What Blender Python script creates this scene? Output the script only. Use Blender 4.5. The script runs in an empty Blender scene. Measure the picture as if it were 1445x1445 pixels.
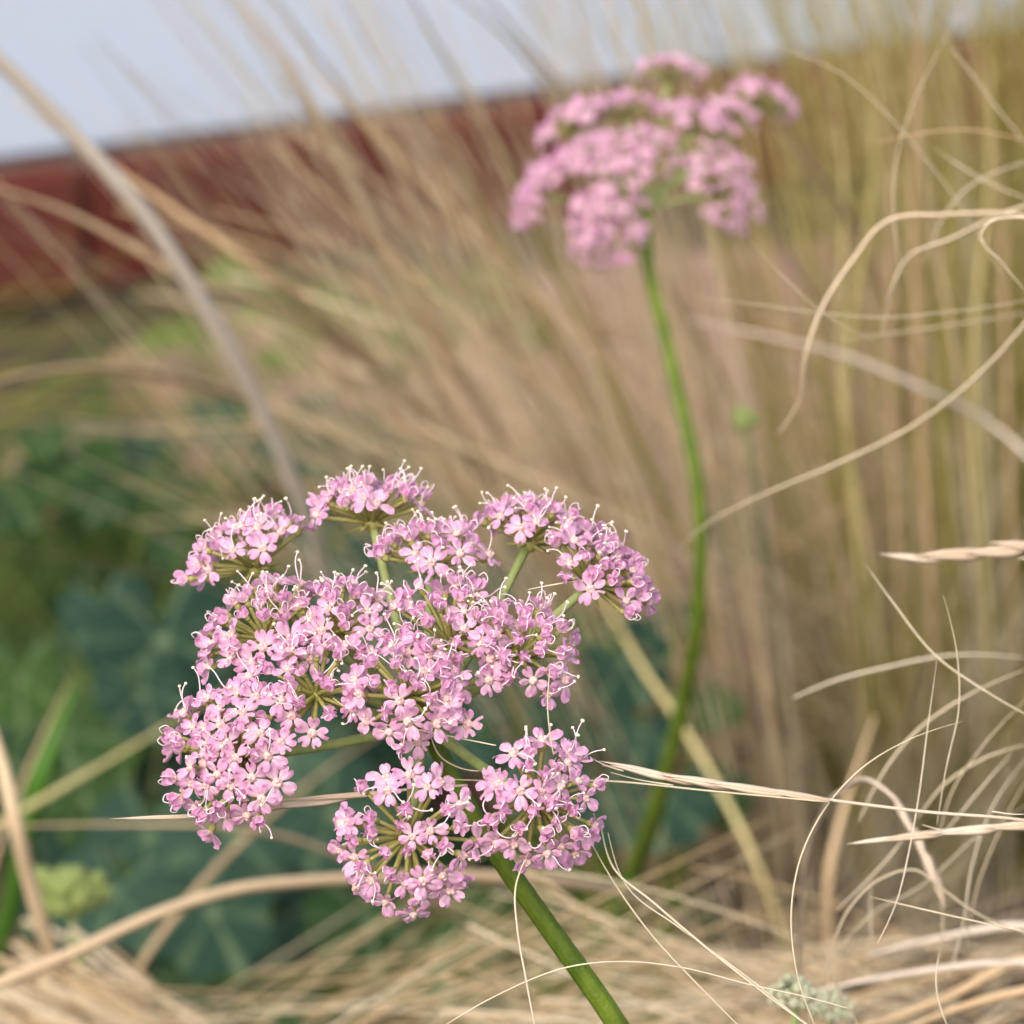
import bpy, math, random
import numpy as np
from mathutils import Vector, Matrix

R = math.radians
rng = random.Random(7)
nrg = np.random.default_rng(7)

# ------------------------------------------------------------------ camera, sky, sun, exposure
scene = bpy.context.scene
C = scene.collection
PITCH = R(20.0)
F = 4598.0            # focal length in photo pixels (photo 1445 px wide)
CX = 722.5
CAM = Vector((0, 0, 0.52))
FWD = Vector((0, math.cos(PITCH), -math.sin(PITCH)))
UP = Vector((0, math.sin(PITCH), math.cos(PITCH)))
RT = Vector((1, 0, 0))

cd = bpy.data.cameras.new('camera')
cam = bpy.data.objects.new('camera', cd)
C.objects.link(cam)
cam.location = CAM
cam.rotation_euler = (math.pi / 2 - PITCH, 0, 0)
cd.sensor_width = 36
cd.lens = 36 * F / 1445
cd.clip_start = 0.02
cd.clip_end = 200
cd.dof.use_dof = True
cd.dof.focus_distance = 0.338
cd.dof.aperture_fstop = 35
scene.camera = cam

world = bpy.data.worlds.new('World')
scene.world = world
world.use_nodes = True
wn = world.node_tree
bg = wn.nodes['Background']
sky = wn.nodes.new('ShaderNodeTexSky')
sky.sky_type = 'NISHITA'
sky.sun_disc = False
SUN_EL, SUN_AZ = 44, -158      # azimuth measured from +Y towards +X
sky.sun_elevation = R(SUN_EL)
sky.sun_rotation = R(SUN_AZ)
sky.dust_density = 5.0
sky.ozone_density = 0.6
wn.links.new(sky.outputs[0], bg.inputs[0])
bg.inputs[1].default_value = 0.14
sl = bpy.data.lights.new('sun', 'SUN')
sl.energy = 1.5
sl.angle = R(60)
sl.color = (1.0, 0.97, 0.92)
sun = bpy.data.objects.new('sun', sl)
C.objects.link(sun)
sd = Vector((math.sin(R(SUN_AZ)) * math.cos(R(SUN_EL)), math.cos(R(SUN_AZ)) * math.cos(R(SUN_EL)), math.sin(R(SUN_EL))))
sun.rotation_euler = sd.to_track_quat('Z', 'Y').to_euler()
sun.location = sd * 5
scene.view_settings.view_transform = 'Standard'
scene.view_settings.look = 'None'
scene.view_settings.gamma = 1
scene.view_settings.use_curve_mapping = False
scene.view_settings.exposure = 0.5
scene.cycles.max_bounces = 5
scene.cycles.diffuse_bounces = 3
scene.cycles.glossy_bounces = 2
scene.cycles.transmission_bounces = 4
scene.cycles.caustics_reflective = False
scene.cycles.caustics_refractive = False
scene.cycles.adaptive_threshold = 0.02


def P(x, y, d):
    """photo pixel + depth along the optical axis (m) -> world point"""
    return CAM + d * (FWD + RT * ((x - CX) / F) - UP * ((y - CX) / F))


def G(x, y, z=0.0):
    """photo pixel -> point where its ray meets the height z"""
    v = FWD + RT * ((x - CX) / F) - UP * ((y - CX) / F)
    return CAM + v * ((z - CAM.z) / v.z)


# ------------------------------------------------------------------ materials
def mat(name):
    m = bpy.data.materials.new(name)
    m.use_nodes = True
    nt = m.node_tree
    for n in list(nt.nodes):
        nt.nodes.remove(n)
    return m, nt, nt.nodes.new('ShaderNodeOutputMaterial')


def N(nt, kind, **kw):
    n = nt.nodes.new(kind)
    for k, v in kw.items():
        setattr(n, k, v)
    return n


def ramp(nt, src, stops):
    r = N(nt, 'ShaderNodeValToRGB')
    el = r.color_ramp.elements
    el[0].position, el[0].color = stops[0][0], (*stops[0][1], 1)
    el[1].position, el[1].color = stops[-1][0], (*stops[-1][1], 1)
    for p, c in stops[1:-1]:
        e = el.new(p)
        e.color = (*c, 1)
    nt.links.new(src, r.inputs[0])
    return r.outputs[0]


def surf(nt, out, color, rough=0.5, trans=0.0, spec=0.4, bump=None, bump_d=0.0005, tcol=None, sss=0):
    L = nt.links.new
    b = N(nt, 'ShaderNodeBsdfPrincipled')
    b.inputs['Roughness'].default_value = rough
    b.inputs['Specular IOR Level'].default_value = spec
    if isinstance(color, tuple):
        b.inputs['Base Color'].default_value = (*color, 1)
    else:
        L(color, b.inputs['Base Color'])
    if bump is not None:
        bn = N(nt, 'ShaderNodeBump')
        bn.inputs['Strength'].default_value = 0.6
        bn.inputs['Distance'].default_value = bump_d
        L(bump, bn.inputs['Height'])
        L(bn.outputs[0], b.inputs['Normal'])
    if trans:
        t = N(nt, 'ShaderNodeBsdfTranslucent')
        if isinstance(color, tuple):
            t.inputs[0].default_value = (*color, 1)
        else:
            L(color, t.inputs[0])
        mx = N(nt, 'ShaderNodeMixShader')
        mx.inputs[0].default_value = trans
        L(b.outputs[0], mx.inputs[1])
        L(t.outputs[0], mx.inputs[2])
        L(mx.outputs[0], out.inputs[0])
    else:
        L(b.outputs[0], out.inputs[0])
    return b


def noise(nt, scale, detail=4, rough=0.55, coord='Object', vec_scale=None):
    tc = N(nt, 'ShaderNodeTexCoord')
    v = tc.outputs[coord]
    if vec_scale:
        mp = N(nt, 'ShaderNodeMapping')
        mp.inputs['Scale'].default_value = vec_scale
        nt.links.new(v, mp.inputs[0])
        v = mp.outputs[0]
    n = N(nt, 'ShaderNodeTexNoise')
    n.inputs['Scale'].default_value = scale
    n.inputs['Detail'].default_value = detail
    n.inputs['Roughness'].default_value = rough
    nt.links.new(v, n.inputs['Vector'])
    return n.outputs[0]


def mix(nt, fac, a, b, blend='MIX'):
    m = N(nt, 'ShaderNodeMix', data_type='RGBA', blend_type=blend)
    for i, s in ((0, fac), (6, a), (7, b)):
        if isinstance(s, tuple):
            m.inputs[i].default_value = (*s, 1)
        elif isinstance(s, (int, float)):
            m.inputs[i].default_value = s
        else:
            nt.links.new(s, m.inputs[i])
    return m.outputs[2]


def petal_material(name, base, tip, alt):
    m, nt, out = mat(name)
    at = N(nt, 'ShaderNodeAttribute', attribute_name='tone')
    c = ramp(nt, at.outputs['Fac'], [(0.0, base), (0.3, tuple(0.5 * (a + b) for a, b in zip(base, tip))), (0.6, tip), (1, tip)])
    oi = N(nt, 'ShaderNodeObjectInfo')
    v = ramp(nt, oi.outputs['Random'], [(0, (0, 0, 0)), (0.45, (0.15,) * 3), (1, (1, 1, 1))])
    c = mix(nt, v, c, mix(nt, 0.75, c, alt))
    n = noise(nt, 1400, 3)
    c = mix(nt, 0.35, c, mix(nt, n, (0.72, 0.62, 0.72), (1, 1, 1)), 'MULTIPLY')
    surf(nt, out, c, 0.36, 0.36, 0.45, bump=n, bump_d=0.00006)
    return m


M = {}
M['petal'] = petal_material('pink_petal', (0.94, 0.78, 0.85), (0.83, 0.445, 0.69), (0.92, 0.62, 0.77))
m, nt, out = mat('floret_disc')
surf(nt, out, mix(nt, noise(nt, 1500), (0.76, 0.47, 0.46), (0.86, 0.66, 0.60)), 0.45, 0.15)
M['disc'] = m
m, nt, out = mat('stamen_filament')
surf(nt, out, (0.90, 0.74, 0.79), 0.4, 0.1)
M['filament'] = m
m, nt, out = mat('stamen_anther')
surf(nt, out, mix(nt, noise(nt, 3000), (0.85, 0.74, 0.52), (0.95, 0.9, 0.74)), 0.6)
M['anther'] = m


def stem_material(name, a, b, scale):
    m, nt, out = mat(name)
    n = noise(nt, scale, 4, vec_scale=(1, 1, 0.25))
    surf(nt, out, mix(nt, ramp(nt, n, [(.3, (0, 0, 0)), (.7, (1, 1, 1))]), a, b), 0.55, 0.0, 0.3, bump=noise(nt, 2500, 2), bump_d=0.0002)
    return m


M['stem'] = stem_material('green_stem', (0.06, 0.11, 0.007), (0.155, 0.23, 0.022), 340)
M['ray'] = stem_material('pale_green_ray', (0.22, 0.30, 0.09), (0.38, 0.44, 0.18), 400)
M['pedicel'] = stem_material('pedicel_green', (0.28, 0.30, 0.08), (0.42, 0.38, 0.14), 500)


def straw_material(name, dark, mid, light, trans=0.25, rough=0.5):
    m, nt, out = mat(name)
    at = N(nt, 'ShaderNodeAttribute', attribute_name='tone')
    c = ramp(nt, at.outputs['Fac'], [(0, dark), (0.5, mid), (1, light)])
    n = noise(nt, 300, 4, vec_scale=(1, 1, 0.3))
    c = mix(nt, 0.4, c, mix(nt, n, (0.55, 0.52, 0.48), (1.2, 1.2, 1.2)), 'MULTIPLY')
    surf(nt, out, c, rough, trans * 0.2, 0.35)
    return m


M['straw'] = straw_material('dry_straw', (0.34, 0.22, 0.10), (0.62, 0.46, 0.27), (0.82, 0.70, 0.50), .35)
M['olive'] = straw_material('olive_straw', (0.17, 0.16, 0.025), (0.48, 0.42, 0.11), (0.74, 0.64, 0.32), .35)
M['tan'] = straw_material('tan_stalk', (0.46, 0.30, 0.16), (0.64, 0.46, 0.27), (0.78, 0.62, 0.43), .3)
M['pale'] = straw_material('pale_stalk', (0.70, 0.58, 0.46), (0.84, 0.73, 0.60), (0.92, 0.85, 0.74))
M['hair'] = straw_material('cream_hair', (0.62, 0.52, 0.36), (0.78, 0.68, 0.50), (0.88, 0.80, 0.66))
M['greyhair'] = straw_material('grey_hair', (0.46, 0.38, 0.24), (0.60, 0.51, 0.35), (0.74, 0.66, 0.52), .3)
M['spikelet'] = straw_material('spikelet_husk', (0.42, 0.29, 0.19), (0.66, 0.53, 0.40), (0.82, 0.74, 0.62), 0.25)
M['greenblade'] = straw_material('green_blade', (0.04, 0.10, 0.015), (0.10, 0.17, 0.03), (0.26, 0.26, 0.09), 0.3)
M['brightblade'] = straw_material('bright_green_blade', (0.05, 0.15, 0.015), (0.07, 0.19, 0.02), (0.10, 0.23, 0.03), 0.35)


def leaf_material(name, a, b):
    m, nt, out = mat(name)
    at = N(nt, 'ShaderNodeAttribute', attribute_name='tone')
    oi = N(nt, 'ShaderNodeObjectInfo')
    c = mix(nt, oi.outputs['Random'], a, b)
    c = mix(nt, at.outputs['Fac'], c, mix(nt, 0.6, c, (0.30, 0.40, 0.22)))
    n = noise(nt, 90, 5)
    c = mix(nt, 0.5, c, mix(nt, n, (0.6, 0.65, 0.6), (1.3, 1.25, 1.2)), 'MULTIPLY')
    surf(nt, out, c, 0.65, 0.2, 0.22, bump=n, bump_d=0.001)
    return m


M['teal'] = leaf_material('bluish_leaf', (0.014, 0.045, 0.028), (0.042, 0.092, 0.062))
M['green'] = leaf_material('green_leaf', (0.016, 0.05, 0.012), (0.05, 0.105, 0.022))
M['lime'] = leaf_material('lime_leaf', (0.10, 0.15, 0.02), (0.17, 0.22, 0.04))
m, nt, out = mat('lime_buds')
surf(nt, out, mix(nt, noise(nt, 200), (0.20, 0.27, 0.06), (0.36, 0.42, 0.15)), 0.5, 0.2)
M['limebud'] = m
m, nt, out = mat('cream_buds')
surf(nt, out, mix(nt, noise(nt, 700), (0.46, 0.48, 0.28), (0.70, 0.70, 0.52)), 0.5, 0.2)
M['creambud'] = m

m, nt, out = mat('soil')
n1 = noise(nt, 9, 8)
n2 = noise(nt, 90, 6, 0.7)
surf(nt, out, mix(nt, n2, mix(nt, n1, (0.035, 0.026, 0.018), (0.09, 0.065, 0.04)), (0.12, 0.09, 0.06)), 0.95, 0, 0.1, bump=n2, bump_d=0.01)
M['soil'] = m


def brick_material(name, a, b, c):
    m, nt, out = mat(name)
    oi = N(nt, 'ShaderNodeObjectInfo')
    n = noise(nt, 40, 6, 0.65)
    n2 = noise(nt, 7, 3)
    col = mix(nt, oi.outputs['Random'], a, b)
    col = mix(nt, ramp(nt, n2, [(0.45, (0, 0, 0)), (0.7, (0.6,) * 3)]), col, c)
    col = mix(nt, 0.5, col, mix(nt, n, (0.55, 0.55, 0.55), (1.3, 1.3, 1.3)), 'MULTIPLY')
    surf(nt, out, col, 0.85, 0, 0.2, bump=n, bump_d=0.002)
    return m


M['redbrick'] = brick_material('red_plinth_brick', (0.11, 0.025, 0.018), (0.15, 0.040, 0.028), (0.14, 0.05, 0.03))
M['paver'] = brick_material('terracotta_paver', (0.26, 0.155, 0.11), (0.33, 0.20, 0.15), (0.38, 0.28, 0.24))
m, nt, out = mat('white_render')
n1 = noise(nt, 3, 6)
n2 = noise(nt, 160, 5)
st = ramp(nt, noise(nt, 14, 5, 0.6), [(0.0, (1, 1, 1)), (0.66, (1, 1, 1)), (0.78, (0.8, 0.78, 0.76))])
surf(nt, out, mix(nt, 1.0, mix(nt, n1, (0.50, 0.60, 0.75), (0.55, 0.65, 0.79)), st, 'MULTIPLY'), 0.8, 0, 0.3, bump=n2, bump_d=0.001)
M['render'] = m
m, nt, out = mat('mortar')
surf(nt, out, mix(nt, noise(nt, 60), (0.12, 0.075, 0.06), (0.2, 0.14, 0.12)), 0.95)
M['mortar'] = m


# ------------------------------------------------------------------ mesh helpers
class MB:
    def __init__(self):
        self.v, self.f, self.mi, self.tone, self.nv = [], [], [], [], 0

    def add(self, v, f, mi=0, tone=0.5):
        v = np.asarray(v, float).reshape(-1, 3)
        off = self.nv
        self.v.append(v)
        self.f.extend([tuple(i + off for i in q) for q in f])
        self.mi.extend([mi] * len(f))
        t = np.full(len(v), tone, float) if np.isscalar(tone) else np.asarray(tone, float)
        self.tone.append(t)
        self.nv += len(v)

    def mesh(self, name, mats, smooth=True):
        me = bpy.data.meshes.new(name)
        v = np.concatenate(self.v) if self.v else np.zeros((0, 3))
        me.from_pydata(v.tolist(), [], self.f)
        for k in mats:
            me.materials.append(M[k])
        me.polygons.foreach_set('material_index', self.mi)
        if smooth:
            me.polygons.foreach_set('use_smooth', [True] * len(self.f))
        at = me.attributes.new('tone', 'FLOAT', 'POINT')
        at.data.foreach_set('value', np.concatenate(self.tone).astype(np.float32))
        me.update()
        return me


def link(name, me, parent=None, mtx=None, label=None, cat=None, group=None, kind=None):
    o = bpy.data.objects.new(name, me)
    C.objects.link(o)
    if parent is not None:
        o.parent = parent
    if mtx is not None:
        o.matrix_basis = mtx
    tag(o, label, cat, group, kind)
    return o


def tag(o, label=None, cat=None, group=None, kind=None):
    for k, v in (('label', label), ('category', cat), ('group', group), ('kind', kind)):
        if v:
            o[k] = v
    return o


def empty(name, loc, label, cat, group=None):
    o = bpy.data.objects.new(name, None)
    o.empty_display_size = 0.005
    C.objects.link(o)
    o.location = loc
    return tag(o, label, cat, group)


def spline(pts, n=6):
    """smooth curve through the points (Hermite, tangents weighted by chord length so that uneven spacing makes no loops)"""
    p = np.array([list(q) for q in pts], float)
    if len(p) < 3:
        t = np.linspace(0, 1, n + 1)[:, None]
        return p[0] * (1 - t) + p[1] * t
    h = np.linalg.norm(np.diff(p, axis=0), axis=1) + 1e-9
    sl_ = np.diff(p, axis=0) / h[:, None]
    m_ = np.zeros_like(p)
    m_[1:-1] = (sl_[:-1] * h[1:, None] + sl_[1:] * h[:-1, None]) / (h[1:] + h[:-1])[:, None]
    m_[0], m_[-1] = 1.5 * sl_[0] - .5 * m_[1], 1.5 * sl_[-1] - .5 * m_[-2]
    out = []
    for i in range(len(p) - 1):
        for t in np.linspace(0, 1, n, endpoint=False):
            out.append((2 * t ** 3 - 3 * t * t + 1) * p[i] + (t ** 3 - 2 * t * t + t) * h[i] * m_[i]
                       + (3 * t * t - 2 * t ** 3) * p[i + 1] + (t ** 3 - t * t) * h[i] * m_[i + 1])
    out.append(p[-1])
    return np.array(out)


def tubes(paths, radii, sides=4, ribs=None):
    """paths (N,S,3), radii (N,S) -> verts (N*S*sides,3), faces; vectorised"""
    paths = np.asarray(paths, float)
    Nn, S, _ = paths.shape
    t = np.gradient(paths, axis=1)
    t /= np.linalg.norm(t, axis=2, keepdims=True) + 1e-12
    ref = np.zeros((Nn, 1, 3))
    mean = np.abs(t.mean(axis=1))
    ref[np.arange(Nn), 0, np.argmin(mean, axis=1)] = 1
    a = np.cross(t, np.broadcast_to(ref, t.shape))
    a /= np.linalg.norm(a, axis=2, keepdims=True) + 1e-12
    b = np.cross(t, a)
    ang = np.linspace(0, 2 * np.pi, sides, endpoint=False)
    rr = np.asarray(radii, float)[:, :, None] * (np.ones(sides) if ribs is None else ribs)
    v = paths[:, :, None, :] + rr[..., None] * (np.cos(ang)[:, None] * a[:, :, None, :] + np.sin(ang)[:, None] * b[:, :, None, :])
    idx = np.arange(Nn * S * sides).reshape(Nn, S, sides)
    q = np.stack([idx[:, :-1, :], np.roll(idx, -1, 2)[:, :-1, :], np.roll(idx, -1, 2)[:, 1:, :], idx[:, 1:, :]], -1).reshape(-1, 4)
    return v.reshape(-1, 3), q.tolist(), idx


def tube(mb, pts, radii, sides=6, mi=0, tone=0.5, ribs=None, cap=True):
    pts = np.asarray(pts, float)
    r = np.full(len(pts), radii) if np.isscalar(radii) else np.asarray(radii, float)
    v, f, idx = tubes(pts[None], r[None], sides, ribs)
    if cap:
        f = f + [tuple(idx[0, 0, ::-1].tolist()), tuple(idx[0, -1].tolist())]
    mb.add(v, f, mi, tone)


def ball(mb, c, r, mi=0, tone=0.5, seg=6, rings=4, squash=(1, 1, 1)):
    vs, fs = [(0, 0, 1)], []
    for i in range(1, rings):
        th = math.pi * i / rings
        for j in range(seg):
            ph = 2 * math.pi * j / seg
            vs.append((math.sin(th) * math.cos(ph), math.sin(th) * math.sin(ph), math.cos(th)))
    vs.append((0, 0, -1))
    for j in range(seg):
        fs.append((0, 1 + j, 1 + (j + 1) % seg))
        for i in range(rings - 2):
            a = 1 + i * seg
            fs.append((a + j, a + seg + j, a + seg + (j + 1) % seg, a + (j + 1) % seg))
        a = 1 + (rings - 2) * seg
        fs.append((len(vs) - 1, a + (j + 1) % seg, a + j))
    mb.add(np.array(vs) * r * np.array(squash) + np.array(list(c)), fs, mi, tone)


def box(mb, lo, hi, bev=0.0, mi=0, jit=0.0, r=None):
    """bevelled box: each face inset, 24 verts joined by chamfers"""
    (x0, y0, z0), (x1, y1, z1) = lo, hi
    b = bev
    v, key = [], {}
    def vert(sx, sy, sz, ax):
        p = [(x0, x1)[sx], (y0, y1)[sy], (z0, z1)[sz]]
        s = [sx, sy, sz]
        for k in range(3):
            if k != ax:
                p[k] += b if s[k] == 0 else -b
        key[(sx, sy, sz, ax)] = len(v)
        v.append(p)
    for sx in (0, 1):
        for sy in (0, 1):
            for sz in (0, 1):
                for ax in range(3):
                    vert(sx, sy, sz, ax)
    f = []
    for ax in range(3):
        o = [k for k in range(3) if k != ax]
        for s in (0, 1):
            q = []
            for (i, j) in ((0, 0), (1, 0), (1, 1), (0, 1)):
                c = [0, 0, 0]
                c[ax], c[o[0]], c[o[1]] = s, i, j
                q.append(key[(*c, ax)])
            f.append(tuple(q))
    for ax in range(3):                       # edges along axis ax
        o = [k for k in range(3) if k != ax]
        for i in (0, 1):
            for j in (0, 1):
                c0, c1 = [0, 0, 0], [0, 0, 0]
                c0[ax], c1[ax] = 0, 1
                c0[o[0]] = c1[o[0]] = i
                c0[o[1]] = c1[o[1]] = j
                f.append((key[(*c0, o[0])], key[(*c1, o[0])], key[(*c1, o[1])], key[(*c0, o[1])]))
    for sx in (0, 1):
        for sy in (0, 1):
            for sz in (0, 1):
                f.append(tuple(key[(sx, sy, sz, a)] for a in range(3)))
    v = np.array(v)
    if jit:
        v = v + nrg.normal(0, jit, v.shape)
    mb.add(v, f, mi)


def fix_normals(me):
    import bmesh
    bm = bmesh.new()
    bm.from_mesh(me)
    bmesh.ops.recalc_face_normals(bm, faces=bm.faces)
    bm.to_mesh(me)
    bm.free()
    return me


def frame(pos, zdir, spin=0.0, scale=1.0):
    z = Vector(zdir).normalized()
    q = Vector((0, 0, 1)).rotation_difference(z)
    return Matrix.Translation(Vector(pos)) @ q.to_matrix().to_4x4() @ Matrix.Rotation(spin, 4, 'Z') @ Matrix.Diagonal((scale, scale, scale, 1))


# ------------------------------------------------------------------ ground, wall, path
mb = MB()
gx = np.concatenate([[-80, -20, -5], np.linspace(-1.2, 1.2, 61), [5, 20, 80]])
gy = np.concatenate([[-80, -20, -3], np.linspace(0, 3, 76), [8, 25, 90]])
XX, YY = np.meshgrid(gx, gy, indexing='ij')
ZZ = 0.006 * np.sin(XX * 23 + 1.3 * np.sin(YY * 17)) * np.cos(YY * 19 + np.sin(XX * 11)) - 0.012
gv = np.stack([XX, YY, ZZ], -1).reshape(-1, 3)
ni, nj = len(gx), len(gy)
gf = [(i * nj + j, (i + 1) * nj + j, (i + 1) * nj + j + 1, i * nj + j + 1) for i in range(ni - 1) for j in range(nj - 1)]
mb.add(gv, gf)
link('ground', mb.mesh('ground', ['soil']), label='dark crumbly garden soil under the grasses', kind='structure')

W0, W1 = G(0, 440), G(1445, 215)
wt = (W1 - W0).normalized()
wn_ = Vector((wt.y, -wt.x, 0))               # out of the wall, towards the camera
if wn_.y > 0:
    wn_ = -wn_
WM = Matrix(((wt.x, -wn_.x, 0, W0.x), (wt.y, -wn_.y, 0, W0.y), (0, 0, 1, 0), (0, 0, 0, 1)))   # local x along wall, y into it
wall = empty('house_wall', W0, 'white rendered wall standing on a low course of dark red bricks', 'wall')
mb = MB()
BH = 0.078
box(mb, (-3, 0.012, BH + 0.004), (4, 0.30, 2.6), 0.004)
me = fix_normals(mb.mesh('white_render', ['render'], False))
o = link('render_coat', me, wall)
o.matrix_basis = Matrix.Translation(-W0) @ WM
mb = MB()
box(mb, (-3, 0.014, -0.1), (4, 0.28, BH + 0.002), 0.002)
o = link('mortar_bed', fix_normals(mb.mesh('mortar_bed', ['mortar'], False)), wall)
o.matrix_basis = Matrix.Translation(-W0) @ WM
mb = MB()
box(mb, (0, 0, 0), (0.215, 0.1, BH - 0.004), 0.004, jit=0.0006)
bme = fix_normals(mb.mesh('brick', ['redbrick'], False))
for k in range(-6, 12):
    o = link('brick', bme, wall)
    o.matrix_basis = Matrix.Translation(-W0) @ WM @ Matrix.Translation((k * 0.222 + 0.06, rng.uniform(-0.003, 0.003), 0.002)) @ Matrix.Rotation(rng.uniform(-.008, .008), 4, 'Z')

path = empty('path', W0, 'terracotta brick path laid along the foot of the wall', None)
path['kind'] = 'structure'
mb = MB()
box(mb, (0, 0, -0.04), (0.208, 0.100, 0.018), 0.005, jit=0.0008)
pme = fix_normals(mb.mesh('paver', ['paver'], False))
for r_ in range(7):
    for k in range(-3, 8):
        mt = (Matrix.Translation(-W0) @ WM @ Matrix.Translation((k * 0.216 + (0.108 if r_ % 2 else 0), -0.14 - (r_ + 1) * 0.108, rng.uniform(-.004, .002)))
                          @ Matrix.Rotation(rng.uniform(-.02, .02), 4, 'Z') @ Matrix.Rotation(rng.uniform(-.015, .015), 4, 'X'))
        pc = W0 + mt @ Vector((.1, .05, .01)) - CAM
        if CX + F * pc.x / pc.dot(FWD) < 200 or r_ > 4:          # bare soil where the path ends
            continue
        link('paver_brick', pme, path, mt)


# ------------------------------------------------------------------ petals, florets, stamens
def petal_arrays(a0, a1, L=0.00190, W=0.00080, tip_curl=1.2):
    """obovate two-lobed petal starting at the origin along +x, bending up by a0 .. a0+a1 radians"""
    nu, nvv = 7, 7
    us = np.linspace(0, 1, nu)
    vs = np.linspace(-1, 1, nvv)
    prof = np.interp(us, [0, .15, .35, .6, .8, .93, 1], [.26, .45, .84, 1.0, .98, .80, .52]) * W
    seg = L / (nu - 1)
    V = np.zeros((nu, nvv, 3))
    tone = np.zeros((nu, nvv))
    for j, v in enumerate(vs):
        length = 1.0 - 0.09 * math.exp(-(v / 0.28) ** 2)
        x = z = 0.0
        px = [(0.0, 0.0)]
        for i in range(1, nu):
            u = us[i]
            a = a0 + a1 * u + (tip_curl * max(0, u - 0.72) / 0.28 * math.exp(-(v / 0.4) ** 2))
            x += seg * length * math.cos(a)
            z += seg * length * math.sin(a)
            px.append((x, z))
        for i in range(nu):
            a = a0 + a1 * us[i]
            bulge = 0.30 * W * (1 - (2 * abs(v) - 1) ** 2) * math.sin(math.pi * min(1, us[i] * 1.05)) - 0.16 * W * v * v * us[i]
            V[i, j] = (px[i][0] - math.sin(a) * bulge, v * prof[i], px[i][1] + math.cos(a) * bulge)
            tone[i, j] = us[i]
    idx = np.arange(nu * nvv).reshape(nu, nvv)
    f = [(idx[i, j], idx[i + 1, j], idx[i + 1, j + 1], idx[i, j + 1]) for i in range(nu - 1) for j in range(nvv - 1)]
    return V.reshape(-1, 3), f, tone.reshape(-1)


def rotz(v, a):
    c, s = math.cos(a), math.sin(a)
    return v @ np.array([[c, s, 0], [-s, c, 0], [0, 0, 1]])


PR = 0.0004          # petals start this far from the floret's middle


def add_disc(mb, mi):
    ball(mb, (0, 0, 0.00012), 0.00062, mi, 0.5, 8, 5, (1, 1, 0.55))
    ball(mb, (0.00022, 0, 0.0004), 0.0003, mi, 0.9, 6, 4)
    ball(mb, (-0.00022, 0, 0.0004), 0.0003, mi, 0.9, 6, 4)
    ball(mb, (0, 0, -0.0005), 0.0005, 2, 0.5, 6, 4, (1, 1, 1.4))


OPEN = [(0.02, 0.3), (0.22, 0.45), (0.40, 0.6), (-0.15, 0.1), (0.1, 0.95), (0.3, -0.5)]
SHUT = [(0.55, 1.7), (0.75, 2.2), (0.35, 2.3)]
petal_me = []
for a0, a1 in OPEN:
    mb = MB()
    v, f, t = petal_arrays(a0, a1)
    mb.add(v, f, 0, t)
    petal_me.append(mb.mesh('petal', ['petal']))
mb = MB()
add_disc(mb, 1)
disc_me = mb.mesh('floret_disc', ['petal', 'disc', 'pedicel'])
floret_me, shut_me, floret_raw = [], [], []
for k in range(10):
    mb = MB()
    shut = k >= 6
    for q in range(5):
        a0, a1 = rng.choice(SHUT if shut else OPEN)
        if shut:
            a0, a1 = a0 + rng.uniform(-.15, .15), a1 + rng.uniform(-.2, .2)
        s = rng.uniform(0.75, 1.1)
        v, f, t = petal_arrays(a0, a1, 0.00190 * s, 0.00080 * s * (1.2 if shut else 1), 0.5 if shut else 1.2)
        v = v + np.array([PR, 0, 0])
        mb.add(rotz(v, 2 * math.pi * q / 5 + rng.uniform(-.12, .12)), f, 0, t)
    add_disc(mb, 1)
    if shut:                                   # filaments still folded into the floret
        for q in rng.sample(range(5), rng.choice([1, 2, 2, 3])):
            an = 2 * math.pi * (q + .5) / 5
            c, s_ = math.cos(an), math.sin(an)
            h = rng.uniform(.0011, .0017)
            pts = spline([(c * .0005, s_ * .0005, .0003), (c * .0013, s_ * .0013, h), (c * .0008, s_ * .0008, h + .0006), (c * .0002, s_ * .0002, h + .0001)], 4)
            tube(mb, pts, 0.00008, 4, 3)
    me = mb.mesh('floret', ['petal', 'disc', 'pedicel', 'filament'])
    (shut_me if shut else floret_me).append(me)
    floret_raw.append((np.concatenate(mb.v), list(mb.f), list(mb.mi), np.concatenate(mb.tone)))

stamen_me = []
for k in range(7):
    mb = MB()
    ln = rng.uniform(0.0026, 0.0036)
    cur = [0.2, 0.6, 1.0, 1.7, 2.4, -0.5, 2.9][k]
    pts, x, z, a = [(0, 0, 0)], 0, 0, 0.25
    for i in range(9):
        a = 0.25 + cur * (i / 8) ** 1.5
        x += ln / 9 * math.sin(a)
        z += ln / 9 * math.cos(a)
        pts.append((x, 0.0002 * math.sin(i * .5 + k), z))
    tube(mb, pts, np.linspace(0.00009, 0.00007, 10), 5, 0)
    e = np.array(pts[-1])
    ball(mb, e, 0.0002, 1, 0.5, 7, 5, (1, 1.3, 0.9))
    stamen_me.append(mb.mesh('stamen', ['filament', 'anther']))


def px2m(px, d):
    return px * d / F


def view_score(pos, nrm):
    to = (CAM - pos).normalized()
    return nrm.dot(to)


def stem_tube(mb, pts, r0, r1, sides=24, ribs=8, n=8, mi=0):
    s = spline(pts, n)
    rad = np.linspace(r0, r1, len(s))
    th = np.linspace(0, 2 * np.pi, sides, endpoint=False)
    tube(mb, s, rad, sides, mi, 0.5, 1 + 0.085 * np.cos(ribs * th))


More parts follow.
